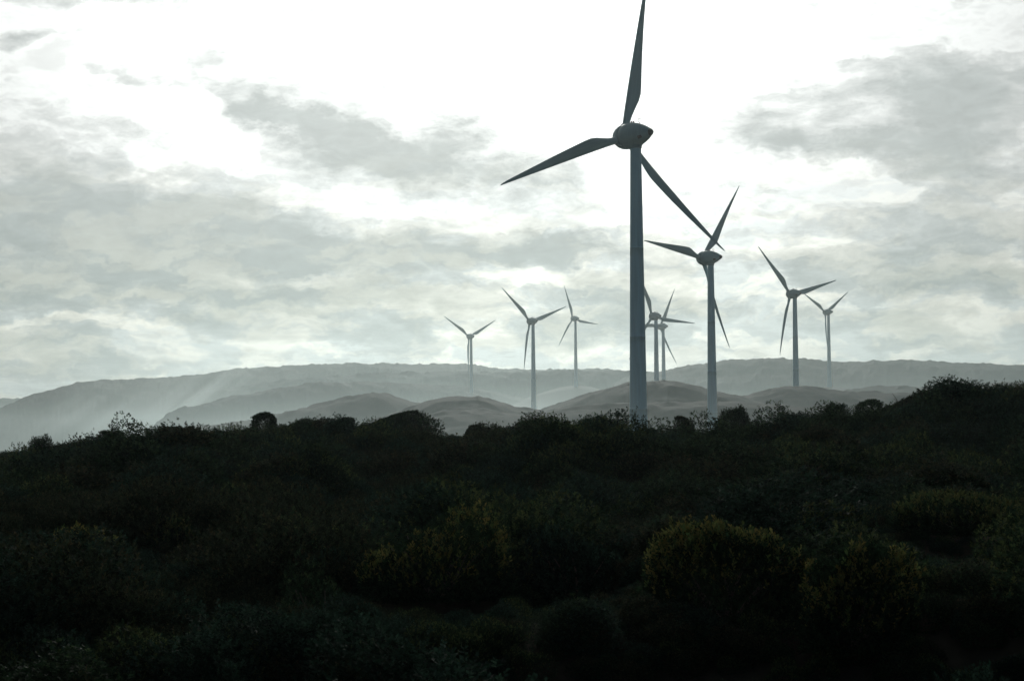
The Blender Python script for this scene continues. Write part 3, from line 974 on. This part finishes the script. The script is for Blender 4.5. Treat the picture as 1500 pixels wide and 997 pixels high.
def noise(vec, scale, detail=5, rough=0.55, off=(0, 0, 0), sc=(1, 1, 1), dist=0.0):
    mp = N(nt, "ShaderNodeMapping")
    mp.inputs['Location'].default_value = off
    mp.inputs['Scale'].default_value = sc
    nt.links.new(vec, mp.inputs['Vector'])
    n = N(nt, "ShaderNodeTexNoise")
    n.inputs['Scale'].default_value = scale
    n.inputs['Detail'].default_value = detail
    n.inputs['Roughness'].default_value = rough
    n.inputs['Distortion'].default_value = dist
    nt.links.new(mp.outputs[0], n.inputs['Vector'])
    return n


ae = N(nt, "ShaderNodeCombineXYZ")
nt.links.new(azn, ae.inputs[0])
nt.links.new(eln, ae.inputs[1])
AE = ae.outputs[0]
wn = noise(AE, 0.28, 5, 0.6, (3.1, 7.7, 0), (1, 1.6, 1))
wsp = N(nt, "ShaderNodeSeparateColor")
nt.links.new(wn.outputs['Color'], wsp.inputs[0])
wa = M(nt, 'MULTIPLY_ADD', M(nt, 'SUBTRACT', wsp.outputs[0], 0.5), 5.5, azn)
we = M(nt, 'MULTIPLY_ADD', M(nt, 'SUBTRACT', wsp.outputs[1], 0.5), 1.9, eln)
wn2 = noise(AE, 1.1, 5, 0.6, (11.3, 2.9, 0), (1, 1.5, 1))
wsp2 = N(nt, "ShaderNodeSeparateColor")
nt.links.new(wn2.outputs['Color'], wsp2.inputs[0])
wa = M(nt, 'MULTIPLY_ADD', M(nt, 'SUBTRACT', wsp2.outputs[0], 0.5), 1.7, wa)
we = M(nt, 'MULTIPLY_ADD', M(nt, 'SUBTRACT', wsp2.outputs[1], 0.5), 0.85, we)
wae = N(nt, "ShaderNodeCombineXYZ")
nt.links.new(wa, wae.inputs[0])
nt.links.new(we, wae.inputs[1])
WAE = wae.outputs[0]
PXD = math.degrees(1 / F0)


def blob(px, py, sx, sy, amp, tilt=0.0):
    a0, e0 = (px - 750) * PXD, (HORIZON - py) * PXD
    da, de = M(nt, 'SUBTRACT', wa, a0), M(nt, 'SUBTRACT', we, e0)
    if tilt:
        c, s = math.cos(R(tilt)), math.sin(R(tilt))
        da, de = (M(nt, 'ADD', M(nt, 'MULTIPLY', da, c), M(nt, 'MULTIPLY', de, s)),
                  M(nt, 'SUBTRACT', M(nt, 'MULTIPLY', de, c), M(nt, 'MULTIPLY', da, s)))
    q = M(nt, 'ADD', M(nt, 'POWER', M(nt, 'ABSOLUTE', M(nt, 'MULTIPLY', da, 1 / (sx * PXD))), 2.0),
          M(nt, 'POWER', M(nt, 'ABSOLUTE', M(nt, 'MULTIPLY', de, 1 / (sy * PXD))), 2.0))
    return M(nt, 'MULTIPLY', M(nt, 'POWER', 2.71828, M(nt, 'MULTIPLY', q, -1.0)), amp)


BLOBS = [  # grey cloud masses where they hang over the coast
    (520, 215, 150, 62, 0.95, -18), (390, 165, 55, 22, 0.7, -25), (620, 250, 90, 40, 0.5, 0),
    (180, 350, 250, 60, 1.3, 0), (60, 285, 110, 40, 0.7, 0), (330, 345, 150, 42, 0.9, -8), (640, 368, 230, 26, 1.0, 0),
    (430, 432, 200, 22, 1.0, 0), (60, 420, 120, 30, 0.6, 0), (60, 500, 190, 60, 0.35, 0), (560, 490, 120, 30, 0.45, 0), (150, 495, 60, 22, 0.4, 0),
    (1400, 170, 150, 60, 1.0, 0), (1400, 245, 60, 40, 0.8, 0), (1250, 225, 90, 22, 0.6, 0), (1130, 205, 70, 22, 0.6, -15), (1400, 20, 45, 20, 0.4, 0),
    (1440, 350, 130, 40, 0.6, 0), (1360, 415, 190, 24, 0.75, 0), (1180, 385, 160, 20, 0.5, 0), (1340, 490, 100, 34, 0.55, 0),
    (800, 260, 110, 50, 0.55, 0), (690, 200, 60, 30, 0.4, 0), (700, 435, 210, 45, 0.5, 0), (870, 480, 160, 40, 0.4, 0), (760, 330, 140, 24, 0.4, 0), (800, 365, 90, 22, 0.5, 0), (1000, 440, 200, 40, 0.25, 0), (20, 85, 40, 22, 0.5, 0), (120, 15, 90, 18, 0.4, 0), (180, 110, 60, 20, 0.3, -30),
]
acc = None
for bl in BLOBS:
    o_ = blob(*bl)
    acc = o_ if acc is None else M(nt, 'ADD', acc, o_)
fb = noise(WAE, 0.40, 5, 0.6, (1.7, 2.2, 0), (0.5, 1.6, 1))
fs = noise(AE, 1.3, 6, 0.68, (9.7, 4.2, 0), (0.6, 1.5, 1), 0.4)
fd = noise(cmb.outputs[0], 0.75, 5, 0.62, (2.2, 5.1, 0), (1, 0.55, 1), 0.5)
lowf = N(nt, "ShaderNodeMapRange")
lowf.inputs['From Min'].default_value = 12.0
lowf.inputs['From Max'].default_value = 3.5
lowf.inputs['To Min'].default_value = 0.6
lowf.inputs['To Max'].default_value = 1.6
nt.links.new(eln, lowf.inputs[0])
cl = M(nt, 'ADD', acc, M(nt, 'MULTIPLY_ADD', fb.outputs[0], 1.9, -0.92))
cl = M(nt, 'ADD', cl, M(nt, 'MULTIPLY_ADD', fs.outputs[0], 0.9, -0.45))
cl = M(nt, 'ADD', cl, M(nt, 'MULTIPLY', M(nt, 'SUBTRACT', fd.outputs[0], 0.47), lowf.outputs[0]))
mr = N(nt, "ShaderNodeMapRange")
mr.interpolation_type = 'SMOOTHSTEP'
mr.inputs['From Min'].default_value = 0.0
mr.inputs['From Max'].default_value = 1.0
nt.links.new(cl, mr.inputs[0])
CLOUD = mr.outputs[0]
# angle to the veiled sun
sd = Vector((math.sin(SUN_AZ) * math.cos(SUN_EL), math.cos(SUN_AZ) * math.cos(SUN_EL), math.sin(SUN_EL)))
vd = N(nt, "ShaderNodeVectorMath", operation='DOT_PRODUCT')
nt.links.new(tc.outputs['Generated'], vd.inputs[0])
vd.inputs[1].default_value = sd
ang = M(nt, 'MULTIPLY', M(nt, 'ARCCOSINE', M(nt, 'MINIMUM', vd.outputs['Value'], 0.99999)), DEG)


def gauss(s):
    return M(nt, 'POWER', 2.71828, M(nt, 'MULTIPLY', M(nt, 'POWER', M(nt, 'MULTIPLY', ang, 1 / s), 2.0), -1.0))


g_wide, g_mid = gauss(38.0), gauss(15.0)
thin = M(nt, 'ADD', M(nt, 'MULTIPLY_ADD', g_wide, 0.70, 0.04), M(nt, 'MULTIPLY', g_mid, 1.05))
grey = M(nt, 'MULTIPLY_ADD', g_wide, 0.62, 0.04)


def tint(val, col):
    n = N(nt, "ShaderNodeVectorMath", operation='SCALE')
    n.inputs[0].default_value = col
    nt.links.new(val, n.inputs['Scale'])
    return n.outputs[0]


def mixc(f, a, b):
    n = N(nt, "ShaderNodeMix", data_type='RGBA')
    nt.links.new(f, n.inputs[0])
    nt.links.new(a, n.inputs[6])
    nt.links.new(b, n.inputs[7])
    return n.outputs[2]


rim = M(nt, 'POWER', 2.71828, M(nt, 'MULTIPLY', M(nt, 'POWER', M(nt, 'MULTIPLY', M(nt, 'SUBTRACT', cl, 0.10), 1 / 0.20), 2.0), -1.0))
thin = M(nt, 'MULTIPLY', thin, M(nt, 'MULTIPLY_ADD', rim, 0.22, 0.98))
grey = M(nt, 'MULTIPLY', grey, M(nt, 'MULTIPLY_ADD', fs.outputs[0], -0.5, 1.25))
deck = mixc(CLOUD, tint(thin, (0.97, 1.0, 0.98)), tint(grey, (0.925, 1.0, 0.98)))
bl_n = noise(WAE, 0.75, 5, 0.55, (5.3, 1.1, 0), (0.42, 1.5, 1))
bl_r = N(nt, "ShaderNodeMapRange")
bl_r.interpolation_type = 'SMOOTHSTEP'
bl_r.inputs['From Min'].default_value = 0.42
bl_r.inputs['From Max'].default_value = 0.585
nt.links.new(bl_n.outputs[0], bl_r.inputs[0])
bl_f = N(nt, "ShaderNodeMapRange")
bl_f.inputs['From Min'].default_value = 9.0
bl_f.inputs['From Max'].default_value = 3.0
nt.links.new(eln, bl_f.inputs[0])
bil = mixc(bl_r.outputs[0], tint(M(nt, 'ADD', 0.0, 1.0), (0.78, 0.845, 0.85)), tint(M(nt, 'ADD', 0.0, 1.0), (1.15, 1.145, 1.06)))
bil = mixc(bl_f.outputs[0], tint(M(nt, 'ADD', 0.0, 1.0), (1.0, 1.0, 1.0)), bil)
dm = N(nt, "ShaderNodeVectorMath", operation='MULTIPLY')
nt.links.new(deck, dm.inputs[0])
nt.links.new(bil, dm.inputs[1])
deck = dm.outputs[0]
skyc = N(nt, "ShaderNodeVectorMath", operation='SCALE')
nt.links.new(sky.outputs[0], skyc.inputs[0])
skyc.inputs['Scale'].default_value = 0.034
cov = N(nt, "ShaderNodeMapRange")
cov.inputs['From Min'].default_value = 55
cov.inputs['From Max'].default_value = 110
cov.inputs['To Min'].default_value = 0.97
cov.inputs['To Max'].default_value = 0.22
nt.links.new(ang, cov.inputs[0])
final = mixc(cov.outputs[0], skyc.outputs[0], deck)
nt.links.new(final, bg.inputs['Color'])
bg.inputs['Strength'].default_value = 1.0

sl = bpy.data.lights.new("sun", 'SUN')
sl.energy = 1.2
sl.angle = R(14)
sl.color = (1.0, 0.97, 0.92)
so = bpy.data.objects.new("sun", sl)
COL.objects.link(so)
so.rotation_euler = Vector(sd).to_track_quat('Z', 'Y').to_euler()
so.location = sd * 50

# ------------------------------------------------------------------ render settings
scene.render.engine = 'CYCLES'
scene.view_settings.view_transform = 'Standard'
scene.view_settings.look = 'None'
scene.view_settings.exposure = 0.0
scene.view_settings.gamma = 1.0
scene.cycles.use_denoising = True
scene.cycles.max_bounces = 4
scene.cycles.diffuse_bounces = 2
scene.cycles.glossy_bounces = 1
scene.cycles.transmission_bounces = 2
scene.cycles.volume_bounces = 0
scene.cycles.volume_step_rate = 1.0
scene.cycles.volume_max_steps = 128
